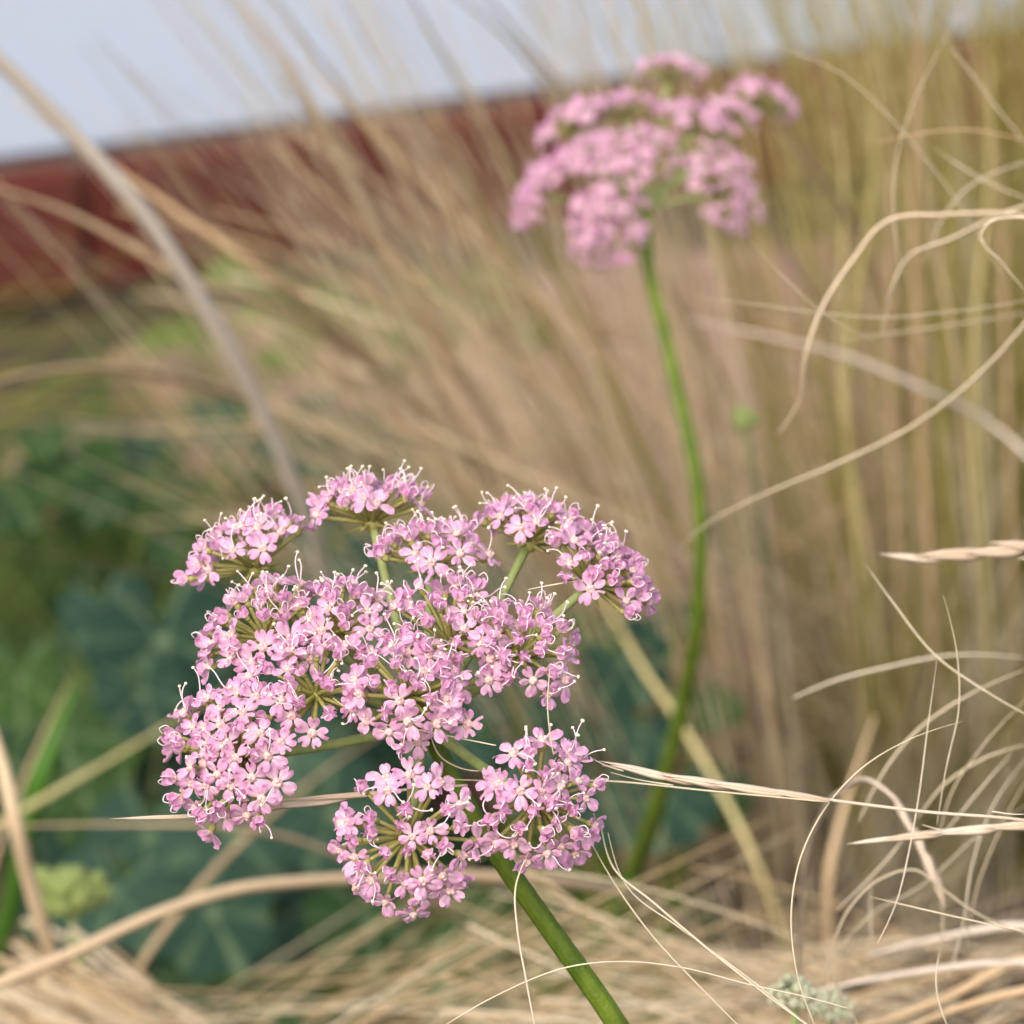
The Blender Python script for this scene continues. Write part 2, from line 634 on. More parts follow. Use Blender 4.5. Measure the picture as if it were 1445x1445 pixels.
def umbel_layout(node, umb, d0, up_mix=0.3, flat=0.78, more=1.0):
    res = []
    for (x, y, dz, rad, n, *ex) in umb:
        d = d0 + dz / 1000
        c = P(x, y, d)
        ray = (c - node)
        ax = (ray.normalized() * (1 - up_mix) + Vector((0, 0, 1)) * up_mix)
        if ex:
            ax = ax + ex[0][0] * RT + ex[0][1] * UP - ex[0][2] * FWD
        ax.normalize()
        r = px2m(rad * .98, d)
        hub = c - ax * r * 0.80 * flat - ax * .0005
        n = int(n * more)
        fl = []
        q = Vector((0, 0, 1)).rotation_difference(ax)
        spin = rng.uniform(0, 6.28)
        for i in range(n):
            s = ((i + 0.5) / n) ** 0.60
            th = R(80) * s + rng.uniform(-.06, .06)
            ph = i * 2.39996 + spin + rng.uniform(-.2, .2)
            dr = q @ Vector((math.sin(th) * math.cos(ph), math.sin(th) * math.sin(ph), math.cos(th)))
            ln = r * (0.78 + 0.22 * s) * 0.98 * rng.uniform(0.9, 1.1)
            nrm = (dr * 0.8 + ax * 0.35 + Vector((rng.uniform(-.25, .25), rng.uniform(-.25, .25), rng.uniform(-.25, .25)))).normalized()
            off = dr * ln
            off = off - ax * off.dot(ax) * (1 - flat) + ax * .0005
            fl.append((hub + off, nrm, dr, s))
        res.append((c, ax, r, hub, fl))
    return res


# ------------------------------------------------------------------ the sharp pink flower head
D0 = 0.352
NODE = P(600, 1022, D0)
base = P(960, 1610, D0 + .010)
stem_pts = [Vector((base.x + 0.04, base.y + 0.03, -0.01)), Vector((base.x + .032, base.y + .022, 0.13)), Vector((base.x + .017, base.y + .01, 0.25)), base, P(870, 1445, D0 + .004), P(760, 1288, D0 + .002),
            P(680, 1172, D0), P(632, 1085, D0), NODE]
plant = empty('pink_umbel_flower', stem_pts[0], 'sharp pink lacy flower head on thick bent green stem', 'flower')
PINV = Matrix.Translation(-Vector(stem_pts[0]))
mb = MB()
stem_tube(mb, stem_pts, 0.00138, 0.0009)
ball(mb, NODE, 0.0014, 0, 0.5, 10, 6)
link('stem', mb.mesh('stem', ['stem']), plant, PINV)

UMB = [  # photo x, y, depth offset (mm, + away), radius px, florets, axis nudge (right, up, to camera)
    (330, 748, 6, 100, 20, (-.3, .7, .05)),
    (520, 684, 10, 86, 22, (0, .6, .15)),
    (608, 748, 3, 84, 17, (0, .5, .2)),
    (757, 716, 9, 80, 21, (0, .6, .1)),
    (866, 786, 0, 88, 26, (.25, .2, .4)),
    (342, 862, -6, 98, 22, (-.15, .3, .35)),
    (462, 858, -8, 84, 17, (0, .3, .45)),
    (640, 866, -12, 98, 24, (0, .3, .45)),
    (756, 898, -12, 80, 18, (.15, .1, .45)),
    (425, 958, -14, 86, 17, (0, .1, .4)),
    (570, 962, -17, 88, 20, (0, .1, .4)),
    (296, 1060, -14, 116, 35, (-.15, 0, .45)),
    (780, 1132, -18, 92, 25, (.1, 0, .5)),
    (572, 1194, -20, 108, 27, (0, -.1, .5)),
]
lay = umbel_layout(NODE, UMB, D0, flat=.72, more=1.42)
extra = [(590, 1047, -14), (660, 1022, -15), (690, 960, -14), (630, 1000, -17)]   # loose florets over the ray junction
fl_all = []
for (c, ax, r, hub, fl) in lay:
    mb = MB()
    mid = NODE.lerp(hub, 0.5) - ax * 0.0012
    tube(mb, spline([NODE, mid, hub], 6), np.linspace(0.00066, 0.0005, 13), 8)
    link('ray', mb.mesh('ray', ['ray']), plant, PINV)
    mb = MB()
    ball(mb, hub, 0.0011, 0, 0.5, 8, 5)
    for (p, nrm, dr, s) in fl:
        e = p - nrm * 0.0006
        b = hub + dr * 0.0006
        tube(mb, spline([b, b.lerp(e, .5) + dr * 0.0004, e], 3), np.linspace(.00028, .00022, 7), 5)
    for k in range(5):                          # narrow bracts under the umbellet
        an = k * 1.26 + 0.4
        q = Vector((0, 0, 1)).rotation_difference(ax)
        t_ = hub + (q @ Vector((math.cos(an), math.sin(an), -0.25))) * 0.0028
        tube(mb, [hub, hub.lerp(t_, .5), t_], [.0003, .00025, .00004], 4)
    link('pedicel_cluster', mb.mesh('pedicel_cluster', ['pedicel']), plant, PINV)
    fl_all += [(p, nrm, s) for (p, nrm, dr, s) in fl]
mb = MB()
for (x, y, dz) in extra:
    p = P(x, y, D0 + dz / 1000)
    nrm = (-FWD + Vector((rng.uniform(-.3, .3), 0, rng.uniform(0, .3)))).normalized()
    fl_all.append((p, nrm, 1.0))
    h = P(570, 985, D0 - .009)
    tube(mb, spline([h, h.lerp(p, .6) - nrm * 0.001, p - nrm * .0005], 4), .00022, 5)
link('pedicel_cluster', mb.mesh('pedicel_cluster', ['pedicel']), plant, PINV)

info = []
for (p, nrm, s) in fl_all:
    shut = rng.random() < (0.6 if s < 0.7 else 0.24)
    info.append([p, nrm, s, shut, view_score(p, nrm)])
order = sorted([i for i, q in enumerate(info) if not q[3]], key=lambda i: -info[i][4] + 8 * (info[i][0] - CAM).dot(FWD))
single = set(order[:60])
rank = sorted(range(len(info)), key=lambda i: -info[i][4] + 25 * (info[i][0] - CAM).dot(FWD) - (9 if i in single else 0) - (1.3 if info[i][1].dot(UP) > .62 else 0))
own = set(rank[:296])          # the florets that show largest are parts of their own; the rest are one mass
fm = MB()
n_st = 0
for i, (p, nrm, s, shut, vs_) in enumerate(info):
    spin = rng.uniform(0, 6.28)
    sc = rng.uniform(0.74, 0.98) * (0.92 + 0.12 * s) * (1.0 if not shut else 0.95)
    mt = PINV @ frame(p, nrm, spin, sc)
    if i not in own:
        v, f, mi, t = floret_raw[rng.choice([6, 7, 8, 9]) if shut else rng.randrange(6)]
        off = fm.nv
        fm.v.append(v @ np.array(mt.to_3x3()).T + np.array(mt.translation))
        fm.f.extend([tuple(k_ + off for k_ in q) for q in f])
        fm.mi.extend(mi)
        fm.tone.append(t)
        fm.nv += len(v)
        continue
    if i in single:
        o = link('floret', disc_me, plant, mt)
        op = rng.sample(petal_me, 3)
        for q in range(5):
            link('petal', rng.choice(op), o, Matrix.Rotation(2 * math.pi * q / 5 + rng.uniform(-.16, .16), 4, 'Z') @ Matrix.Translation((PR, 0, 0)) @ Matrix.Diagonal((*(rng.uniform(.78, 1.1),) * 3, 1)) @ Matrix.Rotation(rng.uniform(-.25, .25), 4, 'X'))
    else:
        o = link('floret', rng.choice(shut_me if shut else floret_me), plant, mt)
    k = rng.choice([0, 0, 0, 1, 1, 2]) if shut else rng.choice([0, 0, 0, 0, 1, 1, 2])
    if nrm.dot(UP) > 0.75:
        k = max(k, rng.choice([1, 1, 2, 2]))
    for q in range(k):
        if n_st >= 296:
            break
        n_st += 1
        an = 2 * math.pi * (rng.randrange(5) + .5) / 5
        ms = stamen_me[rng.choice([0, 1, 1, 5, 2])] if nrm.dot(UP) > 0.75 else rng.choice(stamen_me)
        link('stamen', ms, o, Matrix.Rotation(an, 4, 'Z') @ Matrix.Translation((.0005, 0, .0003)) @ Matrix.Rotation(rng.uniform(0, .6), 4, 'Y'))

link('small_florets', fm.mesh('small_florets', ['petal', 'disc', 'pedicel', 'filament']), plant, kind='stuff')

# ------------------------------------------------------------------ the blurred pink flower head behind
D1 = 0.62
NODE2 = P(912, 292, D1)
sp2 = [G(760, 1660), P(800, 1480, .80), P(866, 1290, .73), P(920, 1150, .685), P(962, 1000, .655), P(986, 850, .63), P(986, 700, D1), P(945, 500, D1), P(912, 350, D1), NODE2]
sp2[0].z = -0.01
plant2 = empty('pink_umbel_flower', sp2[0], 'blurred pink flower head on tall slender stem in front of the brick wall', 'flower')
PINV2 = Matrix.Translation(-sp2[0])
mb = MB()
stem_tube(mb, sp2, 0.0017, 0.0011, 12, 6)
link('stem', mb.mesh('stem', ['stem']), plant2, PINV2)
UMB2 = [(945, 90, 12, 46, 16, (0, .5, -.1)), (1085, 128, 6, 52, 18, (.1, .5, -.1)), (800, 158, 4, 60, 18, (-.2, .4, 0)), (880, 140, 8, 50, 16, (0, .4, .1)),
        (985, 152, 0, 58, 19, (0, .4, .1)), (742, 268, -4, 52, 22, (-.5, .1, .1)), (808, 212, -6, 52, 16, (-.1, .3, .2)), (900, 205, -10, 64, 22, (0, .2, .4)),
        (850, 318, -12, 62, 26, (0, -.1, .5)), (1036, 258, -6, 70, 27, (.2, -.1, .5)), (1040, 150, 4, 36, 10, (.1, .3, 0))]
for (c, ax, r, hub, fl) in umbel_layout(NODE2, UMB2, D1, flat=.62, more=1.6):
    mb = MB()
    tube(mb, spline([NODE2, NODE2.lerp(hub, .5) - ax * .001, hub], 5), .0005, 6)
    link('ray', mb.mesh('ray', ['ray']), plant2, PINV2)
    mb = MB()
    for (p, nrm, dr, s) in fl:
        v, f, mi, t = floret_raw[rng.randrange(10)]
        mt = frame(p, nrm, rng.uniform(0, 6.28), rng.uniform(.75, .95))
        v = v @ np.array(mt.to_3x3()).T + np.array(p)
        off = mb.nv
        mb.v.append(v)
        mb.f.extend([tuple(i + off for i in q) for q in f])
        mb.mi.extend(mi)
        mb.tone.append(t)
        mb.nv += len(v)
        tube(mb, [hub, p - nrm * .0006], .0002, 4, 2)
    link('umbellet', mb.mesh('umbellet', ['petal', 'disc', 'pedicel', 'filament']), plant2, PINV2)


# ------------------------------------------------------------------ traced grass stalks and hairs
def wpx(w, d):
    return 0.5 * w * d / F


def strand(name, pts, w, material, label, cat, group=None, root=None, taper=(0.2, 0.6), n=7, sides=5, tone=None):
    """pts: (x, y, depth) photo pixels with real depth; root: extra world points that take it down to the ground"""
    wp = [P(*q) for q in pts]
    if root:
        wp = wp + [Vector(q) for q in root]
    s = spline(wp, n)
    rad0 = wpx(w, np.mean([q[2] for q in pts]))
    u = np.linspace(0, 1, len(s))
    rad = rad0 * np.minimum(1, taper[0] + (1 - taper[0]) * u / 0.3) * np.minimum(1, taper[1] + (1 - taper[1]) * (1 - u) / 0.3)
    base = Vector(s[-1])
    mb = MB()
    tube(mb, s - np.array(base), rad, sides, 0, rng.uniform(.2, .9) if tone is None else tone)
    o = link(name, mb.mesh(name, [material]), label=label, cat=cat, group=group)
    o.location = base
    return o


def down(x, y, d, spread=0.0):
    """two world points that carry a strand from just outside the frame down to the soil"""
    p = P(x, y, d)
    return [p * 1, Vector((p.x + 0.02 + spread, p.y + 0.03, p.z * 0.45)), Vector((p.x + 0.015 + spread, p.y + 0.05, -0.01))]


# blurred stalks in the middle distance
strand('grass_stalk', [(-40, 50, .60), (80, 165, .62), (190, 285, .64), (300, 450, .67), (370, 580, .70), (430, 720, .74), (470, 860, .82), (500, 960, .95)], 23, 'pale',
       'whitish dry stalk slanting down from the white wall to behind the sharp pink flower', 'grass stalk', root=[G(525, 1080), G(530, 1100, -.01)], taper=(.9, .7), tone=.8)
strand('grass_stalk', [(-40, 255, .72), (100, 302, .74), (250, 385, .76), (400, 440, .8), (500, 500, .84), (620, 600, .9), (700, 690, .95), (800, 810, 1.02)], 15, 'tan',
       'tan dry stalk crossing the dark red bricks, the lower of two', 'grass stalk', root=[G(930, 1020), G(940, 1040, -.01)], tone=.6)
strand('grass_stalk', [(20, 140, .76), (180, 250, .77), (350, 370, .78), (470, 460, .82), (560, 545, .86), (700, 690, .93), (790, 830, 1.03)], 16, 'tan',
       'tan dry stalk crossing the dark red bricks, the upper of two', 'grass stalk', root=[G(900, 1040), G(910, 1060, -.01)], tone=.4)
strand('grass_stalk', [(300, -40, .8), (400, 80, .82), (470, 210, .85), (560, 345, .9), (640, 500, .95), (760, 700, 1.02)], 18, 'tan',
       'ochre dry stalk rising across the white wall between the wall spot and the blurred flower', 'grass stalk', root=[G(960, 1050), G(970, 1070, -.01)], tone=.8)
strand('grass_stalk', [(-30, 545, .72), (60, 524, .74), (130, 518, .76), (230, 530, .8), (300, 548, .85), (420, 590, .92), (560, 680, 1.02), (660, 800, 1.1)], 14, 'tan',
       'ochre dry stalk arching flat over the dark gap beside the terracotta path', 'grass stalk', root=[G(760, 1000), G(765, 1020, -.01)], tone=.5)
strand('grass_stalk', [(-60, 1410, .52), (100, 1345, .53), (220, 1290, .54), (330, 1255, .55), (430, 1243, .56), (520, 1238, .57), (640, 1235, .585), (760, 1240, .60), (900, 1270, .64), (1000, 1340, .7), (1060, 1450, .78)], 17, 'tan',
       'thick tan dry stem arching low beneath the sharp pink flower', 'grass stalk', root=down(1100, 1560, .84), taper=(1, .8), tone=.7)
strand('grass_stalk', [(-60, 930, .58), (-5, 1050, .58), (20, 1150, .58), (42, 1240, .59), (65, 1320, .6), (110, 1430, .62)], 24, 'tan',
       'broad tan dry blade leaning beside the yellow-green bud cluster', 'grass stalk', root=down(150, 1560, .64), taper=(.5, 1), tone=.8)
strand('grass_stalk', [(-40, 1167, .6), (150, 1163, .61), (300, 1165, .62), (400, 1180, .64), (480, 1208, .66), (600, 1260, .7)], 8, 'tan',
       'thin flat tan stalk running just below the pale husk tip', 'grass stalk', root=down(760, 1480, .8), tone=.7)
strand('grass_stalk', [(330, 965, .78), (210, 1040, .76), (100, 1105, .74), (30, 1145, .73), (-60, 1200, .72)], 10, 'olive',
       'olive-tan stalk slanting behind the left edge of the sharp flower', 'grass stalk', root=down(-160, 1400, .74), tone=.9)
strand('grass_stalk', [(560, 1020, .8), (430, 1110, .76), (330, 1200, .73), (270, 1265, .71), (200, 1360, .7)], 11, 'tan',
       'tan stalk slanting across the dark leaves under the sharp flower', 'grass stalk', root=down(150, 1560, .72), tone=.4)
strand('grass_stalk', [(105, 950, .8), (70, 1020, .79), (35, 1100, .77), (0, 1190, .75)], 7, 'tan',
       'short slanting tan straw beside the bright green blade', 'grass stalk', root=down(-60, 1500, .74), tone=.3)
strand('grass_stalk', [(970, 450, .72), (1100, 478, .72), (1200, 505, .73), (1300, 548, .74), (1400, 600, .76)], 9, 'pale',
       'pale blurred stalk lying across the olive grass behind the kinked straw', 'grass stalk', root=down(1650, 900, .72), tone=.3)
strand('grass_stalk', [(800, 760, .85), (860, 860, .84), (905, 940, .83), (960, 1020, .82), (1050, 1180, .8)], 10, 'olive',
       'olive-tan stalk slanting down behind the stem of the blurred flower', 'grass stalk', root=down(1160, 1500, .85), tone=.9)
strand('grass_stalk', [(1235, 1010, .66), (1200, 1110, .66), (1172, 1220, .66), (1170, 1330, .67), (1185, 1450, .68)], 15, 'tan',
       'upright tan stalk behind the small cream bud cluster', 'grass stalk', root=down(1190, 1600, .7), tone=.6)
strand('grass_shoot', [(955, 980, .68), (945, 1060, .69), (925, 1150, .7), (890, 1235, .71), (850, 1330, .73)], 26, 'brightblade',
       'bright green blade standing behind the right edge of the sharp flower', 'grass blade', root=down(800, 1500, .78))
strand('grass_shoot', [(110, 960, .9), (85, 1020, .9), (60, 1090, .9), (40, 1160, .91), (20, 1260, .93)], 30, 'brightblade',
       'bright green blade in the dark leaves left of the sharp flower', 'grass blade', root=down(0, 1400, .97))

# thicker blurred stalks of the big clumps
for pts, w, k, tn in [
    ([(340, -60), (470, 110), (585, 290), (700, 480), (800, 660)], 9, 'straw', .7),
    ([(455, -60), (570, 150), (690, 310), (800, 470), (900, 660)], 10, 'straw', .9),
    ([(550, -60), (650, 120), (760, 310), (850, 480), (930, 680)], 11, 'straw', .6),
    ([(440, 180), (520, 330), (640, 520), (730, 650), (820, 800)], 12, 'tan', .5),
    ([(540, 170), (620, 300), (720, 480), (800, 620), (890, 800)], 11, 'tan', .7),
    ([(610, 160), (700, 330), (790, 500), (870, 650), (960, 850)], 12, 'olive', .8),
    ([(480, 330), (560, 455), (640, 590), (720, 720), (820, 880)], 9, 'tan', .2),
    ([(700, 200), (760, 330), (850, 520), (930, 690), (1000, 830)], 12, 'olive', .6),
    ([(640, -60), (740, 60), (840, 190), (930, 360), (1010, 560)], 9, 'straw', .8),
    ([(790, 230), (870, 320), (960, 430), (1040, 570), (1090, 720)], 11, 'straw', .6),
    ([(960, 160), (1070, 300), (1150, 420), (1210, 560), (1240, 700)], 12, 'tan', .8),
    ([(1040, 130), (1120, 200), (1200, 310), (1250, 430), (1280, 560)], 11, 'tan', .5),
    ([(760, 420), (840, 560), (900, 720), (960, 880), (1020, 1010)], 9, 'straw', .4),
    ([(560, -60), (690, 30), (780, 130), (860, 250), (930, 400)], 9, 'straw', 1.),
    ([(380, 100), (520, 250), (660, 420), (780, 580), (880, 760)], 10, 'straw', .5),
]:
    dd = rng.uniform(.68, .8)
    strand('grass_stalk', [(x, y, dd + .05 * i) for i, (x, y) in enumerate(pts)], w, k, 'blurred tan stalk sweeping up from the clump behind the two pink flowers', 'grass stalk',
           'tan stalks sweeping up behind the pink flowers', root=[G(1010 + rng.uniform(-50, 70), 1090), G(1015 + rng.uniform(-50, 70), 1120, -.01)], tone=tn)
for x0, x1, x2, w, k, tn in [(1205, 1195, 1215, 12, 'olive', .7), (1290, 1295, 1315, 17, 'tan', .45), (1375, 1372, 1392, 13, 'olive', .8), (1245, 1255, 1270, 12, 'straw', .5), (1340, 1330, 1345, 10, 'olive', .4),
                             (1425, 1420, 1430, 13, 'straw', .5), (1170, 1185, 1235, 10, 'olive', .9), (1310, 1350, 1380, 9, 'straw', .7)]:
    dd = rng.uniform(.68, .82)
    strand('grass_stalk', [(x0 + rng.uniform(-90, 70), -60, dd), (x0 + rng.uniform(-35, 30), 220, dd + .03), (x1, 520, dd + .06), (x2, 850, dd + .1)], w * .7, k, 'blurred upright stalk standing in the tall olive grass', 'grass stalk',
           'upright stalks in the tall olive grass', root=[G(x2 + 20, 1180), G(x2 + 22, 1200, -.01)], tone=tn)

# slightly soft strands on the right
HR = 'softly blurred dry hairs among the olive grass'
def hair(pts, w, material, label, group=None, root=None, **kw):
    kw.setdefault('taper', (.2, .6))
    return strand('grass_hair', pts, w * .74, material, label, 'grass hair', group, root, sides=4, **kw)

hair([(955, 775, .47), (1000, 738, .465), (1080, 697, .46), (1180, 655, .455), (1290, 600, .45), (1380, 530, .445), (1460, 440, .44)], 8, 'greyhair',
     'long greyish straw rising diagonally from behind the blurred flower stem', root=[P(1560, 300, .44)] + down(1700, 500, .46), tone=.5)
hair([(1095, 615, .46), (1128, 565, .455), (1137, 500, .45), (1165, 425, .45), (1200, 372, .45), (1250, 313, .45), (1335, 303, .45), (1460, 308, .45)], 8, 'tan',
     'kinked tan straw bending sharply near the loop of hair', root=[P(1560, 380, .455)] + down(1700, 700, .47), tone=1, taper=(.4, 1))
hair([(1243, 482, .46), (1255, 420, .457), (1280, 365, .455), (1340, 338, .452), (1460, 290, .45)], 9, 'greyhair',
     'short bent greyish straw beside the kinked tan straw', root=[P(1560, 330, .455)] + down(1720, 700, .47), tone=.4)
hair([(1460, 425, .40), (1415, 372, .4), (1384, 330, .4), (1396, 314, .4), (1430, 307, .4), (1460, 309, .4)], 4.5, 'hair',
     'cream hair curling into a tight loop', root=[P(1560, 360, .41)] + down(1720, 700, .45), tone=.5)
for pts, w, k in [
    ([(1058, 338, .41), (1110, 395, .41), (1160, 440, .412), (1235, 482, .415)], 3, 'hair'),
    ([(980, 418, .43), (1070, 430, .43), (1160, 442, .43), (1240, 448, .43), (1340, 440, .43), (1460, 422, .43)], 3.5, 'greyhair'),
    ([(1010, 52, .45), (1100, 70, .45), (1180, 100, .45), (1250, 160, .45), (1290, 205, .45), (1355, 290, .45), (1420, 400, .45)], 4.5, 'greyhair'),
    ([(1385, -30, .46), (1310, 100, .46), (1280, 170, .46), (1264, 230, .46), (1262, 310, .46), (1275, 400, .46)], 6, 'greyhair'),
    ([(1225, 203, .46), (1290, 190, .46), (1360, 183, .46), (1460, 203, .46)], 5.5, 'tan'),
    ([(1300, 380, .47), (1360, 270, .47), (1460, 225, .47)], 6, 'greyhair'),
    ([(1330, 50, .47), (1390, 130, .47), (1460, 220, .47)], 5, 'greyhair'),
    ([(1180, 480, .47), (1300, 465, .47), (1460, 440, .47)], 6, 'greyhair'),
    ([(1320, 210, .47), (1380, 250, .47), (1460, 285, .47)], 5, 'hair'),
]:
    hair(pts, w * .62, k, 'soft-focus thin dry hair arching over the tall olive grass', HR)

# sharp hairs, lower right
for pts, w, k, lab in [
    ([(1222, 797, .385), (1260, 850, .382), (1320, 925, .38), (1390, 975, .378), (1460, 1015, .378)], 4, 'hair', 'cream hair slanting down to the right from below the upper seed husk'),
    ([(1331, 840, .365), (1350, 920, .365), (1353, 1000, .365), (1336, 1080, .365), (1322, 1165, .365)], 2.6, 'hair', 'fine upright hair curving like a bow above the husked stalk'),
    ([(1322, 932, .36), (1310, 1020, .36), (1294, 1140, .36), (1282, 1205, .36), (1266, 1270, .36), (1238, 1332, .36)], 3, 'hair', 'fine straight hair crossing the husked stalk upright'),
    ([(1358, 1018, .352), (1280, 1045, .352), (1215, 1085, .351), (1165, 1140, .35), (1130, 1210, .349), (1117, 1280, .348), (1124, 1370, .347), (1155, 1460, .346)], 3.6, 'hair', 'long cream hair bowed like a sickle across the husked stalk'),
    ([(1226, 1265, .36), (1310, 1285, .358), (1460, 1318, .356)], 3.6, 'hair', 'straight pale hair lying below the drooping brown seed head'),
    ([(1325, 1345, .36), (1321, 1390, .36), (1342, 1460, .36)], 3, 'hair', 'short kinked hair over the low tan straw'),
    ([(1158, 1328, .39), (1180, 1390, .39), (1220, 1460, .39)], 5.5, 'greyhair', 'short pale straw in front of the cream bud cluster'),
    ([(1172, 1460, .40), (1175, 1335, .40), (1200, 1280, .40), (1240, 1242, .40), (1292, 1228, .40), (1330, 1255, .40), (1380, 1290, .40), (1450, 1318, .40)], 5.5, 'greyhair', 'greyish straw bent in an arch under the drooping brown seed head'),
]:
    hair(pts, w, k, lab)
for pts, w in [
    ([(1460, 940, .42), (1360, 985, .42), (1290, 1035, .42), (1250, 1085, .42), (1212, 1160, .42)], 7),
    ([(1460, 1048, .42), (1390, 1070, .42), (1330, 1110, .42), (1295, 1155, .42)], 7),
    ([(1460, 975, .41), (1385, 1055, .41), (1347, 1110, .41), (1325, 1180, .41)], 4),
    ([(1460, 1055, .42), (1400, 1140, .42), (1370, 1230, .42), (1360, 1300, .42), (1338, 1380, .42)], 4.5),
    ([(1460, 1080, .43), (1412, 1170, .43), (1377, 1260, .43), (1364, 1330, .43)], 4.5),
    ([(1460, 930, .45), (1340, 925, .45), (1250, 942, .45), (1180, 960, .45), (1120, 985, .45)], 7),
    ([(1460, 1130, .43), (1380, 1180, .43), (1300, 1250, .43), (1230, 1290, .43), (1180, 1345, .43)], 4),
    ([(1430, 1060, .42), (1370, 1130, .42), (1330, 1180, .42)], 5),
    ([(1290, 1165, .42), (1250, 1215, .42), (1180, 1285, .42)], 5),
    ([(1230, 1240, .43), (1228, 1290, .43), (1233, 1350, .43)], 4),
    ([(1318, 1230, .42), (1330, 1290, .42), (1325, 1360, .42)], 4),
]:
    hair(pts, w, 'greyhair', 'soft greyish straw hair fanning past the husked stalks', 'greyish hairs fanning past the husked stalks')
for pts, w in [
    ([(1090, 1415, .47), (1250, 1378, .47), (1460, 1360, .47)], 10),
    ([(1150, 1470, .49), (1330, 1410, .49), (1460, 1350, .49)], 18),
    ([(1220, 1350, .5), (1340, 1320, .5), (1460, 1308, .5)], 12),
    ([(1240, 1470, .46), (1360, 1420, .46), (1460, 1395, .46)], 16),
]:
    strand('grass_stalk', pts, w, 'pale' if w < 15 else 'tan', 'low blurred tan straw lying beneath the drooping brown seed head', 'grass stalk', 'low straws lying at the foot of the grass',
           root=down(1650, 1560, .5), tone=.5)
# sharp hairs in front of and below the flower
for pts, w, lab in [
    ([(832, 1185, .343), (860, 1235, .343), (920, 1320, .343), (985, 1390, .343), (1060, 1465, .343)], 4, 'lowest of the cream straws running down from the lower right pink flower cluster'),
    ([(848, 1165, .342), (866, 1225, .342), (920, 1272, .342), (1000, 1340, .342), (1080, 1403, .342), (1165, 1465, .342)], 5.5, 'thickest of the cream straws running down from the lower right pink flower cluster'),
    ([(858, 1175, .346), (884, 1250, .346), (960, 1310, .346), (1040, 1368, .346), (1150, 1455, .346)], 3.6, 'thin upper straw running down from the lower right pink flower cluster'),
    ([(745, 1205, .334), (728, 1250, .334), (730, 1310, .334), (742, 1380, .334), (758, 1465, .334)], 4.2, 'cream hair hanging in front of the thick green stem'),
    ([(600, 1465, .332), (700, 1405, .333), (800, 1365, .334), (880, 1357, .336), (960, 1365, .338), (1060, 1390, .34), (1130, 1405, .341), (1200, 1424, .342)], 3.4, 'cream hair lying flat across the thick green stem'),
    ([(776, 945, .334), (773, 1000, .334), (781, 1065, .334)], 3, 'short fine thread hanging between two pink flower clusters'),
    ([(470, 985, .337), (510, 1012, .337), (590, 1030, .336), (650, 1042, .337), (700, 1052, .337)], 3.6, 'reddish straw caught across the junction of the flower rays'),
    ([(606, 1030, .345), (622, 1068, .345), (650, 1084, .345), (705, 1086, .345)], 3.4, 'short hooked straw beside the junction of the flower rays'),
    ([(640, 1100, .346), (740, 1103, .346), (850, 1102, .346), (1000, 1116, .347), (1170, 1132, .348)], 4.5, 'long pale straw running just under the husked stalk'),
    ([(745, 832, .348), (800, 822, .348), (830, 818, .348)], 3, 'short pale thread stretched between two upper flower rays'),
]:
    hair(pts, w, 'hair', lab, taper=(.5, .8))


# ------------------------------------------------------------------ stalks with seed husks
def husk(mb_name, parent, inv, a, b, w, tone):
    """lens-shaped husk of two overlapping scales with a drawn-out tip, from a (base) to b (tip)"""
    mb = MB()
    a, b = Vector(a), Vector(b)
    L = (b - a).length
    side = (b - a).cross(FWD).normalized()
    for k, off in ((0, -0.25), (1, 0.3)):
        e = b if k == 0 else a.lerp(b, 0.86)
        s = spline([a, a.lerp(e, .3) + side * w * (off + .15), a.lerp(e, .65) + side * w * off, e + side * w * off * .6], 5)
        u = np.linspace(0, 1, len(s))
        tube(mb, s, w * np.interp(u, [0, .12, .35, .6, .82, 1], [.25, .5, .72, .6, .3, .04]), 7, 0, np.clip(tone + .3 * np.repeat(u, 7) - .15, 0, 1),
             1 + 0.18 * np.cos(3 * np.linspace(0, 2 * np.pi, 7, endpoint=False)))
    link('husk', mb.mesh('husk', ['spikelet']), parent, inv)


def husk_stalk(label, pts, w, husks, root=None, awns=()):
    wp = [P(*q) for q in pts] + ([Vector(q) for q in root] if root else [])
    s = spline(wp, 7)
    base = Vector(s[-1])
    o = empty('seed_stalk', base, label, 'seed stalk')
    inv = Matrix.Translation(-base)
    d = pts[0][2]
    mb = MB()
    tube(mb, s, wpx(w, d) * np.minimum(1, .5 + 2 * np.linspace(0, 1, len(s))), 6, 0, .6)
    link('stalk', mb.mesh('stalk', ['spikelet']), o, inv)
    for (x0, y0, x1, y1, hw) in husks:
        husk('husk', o, inv, P(x0, y0, d), P(x1, y1, d - rng.uniform(0, .002)), 2 * wpx(hw, d) * .75, rng.uniform(.3, .9))
    for q in awns:
        mb = MB()
        t = spline([P(x, y, d - .001) for x, y in q], 6)
        tube(mb, t, wpx(2.4, d) * np.linspace(1, .4, len(t)), 4, 0, .8)
        link('awn', mb.mesh('awn', ['hair']), o, inv)
    return o


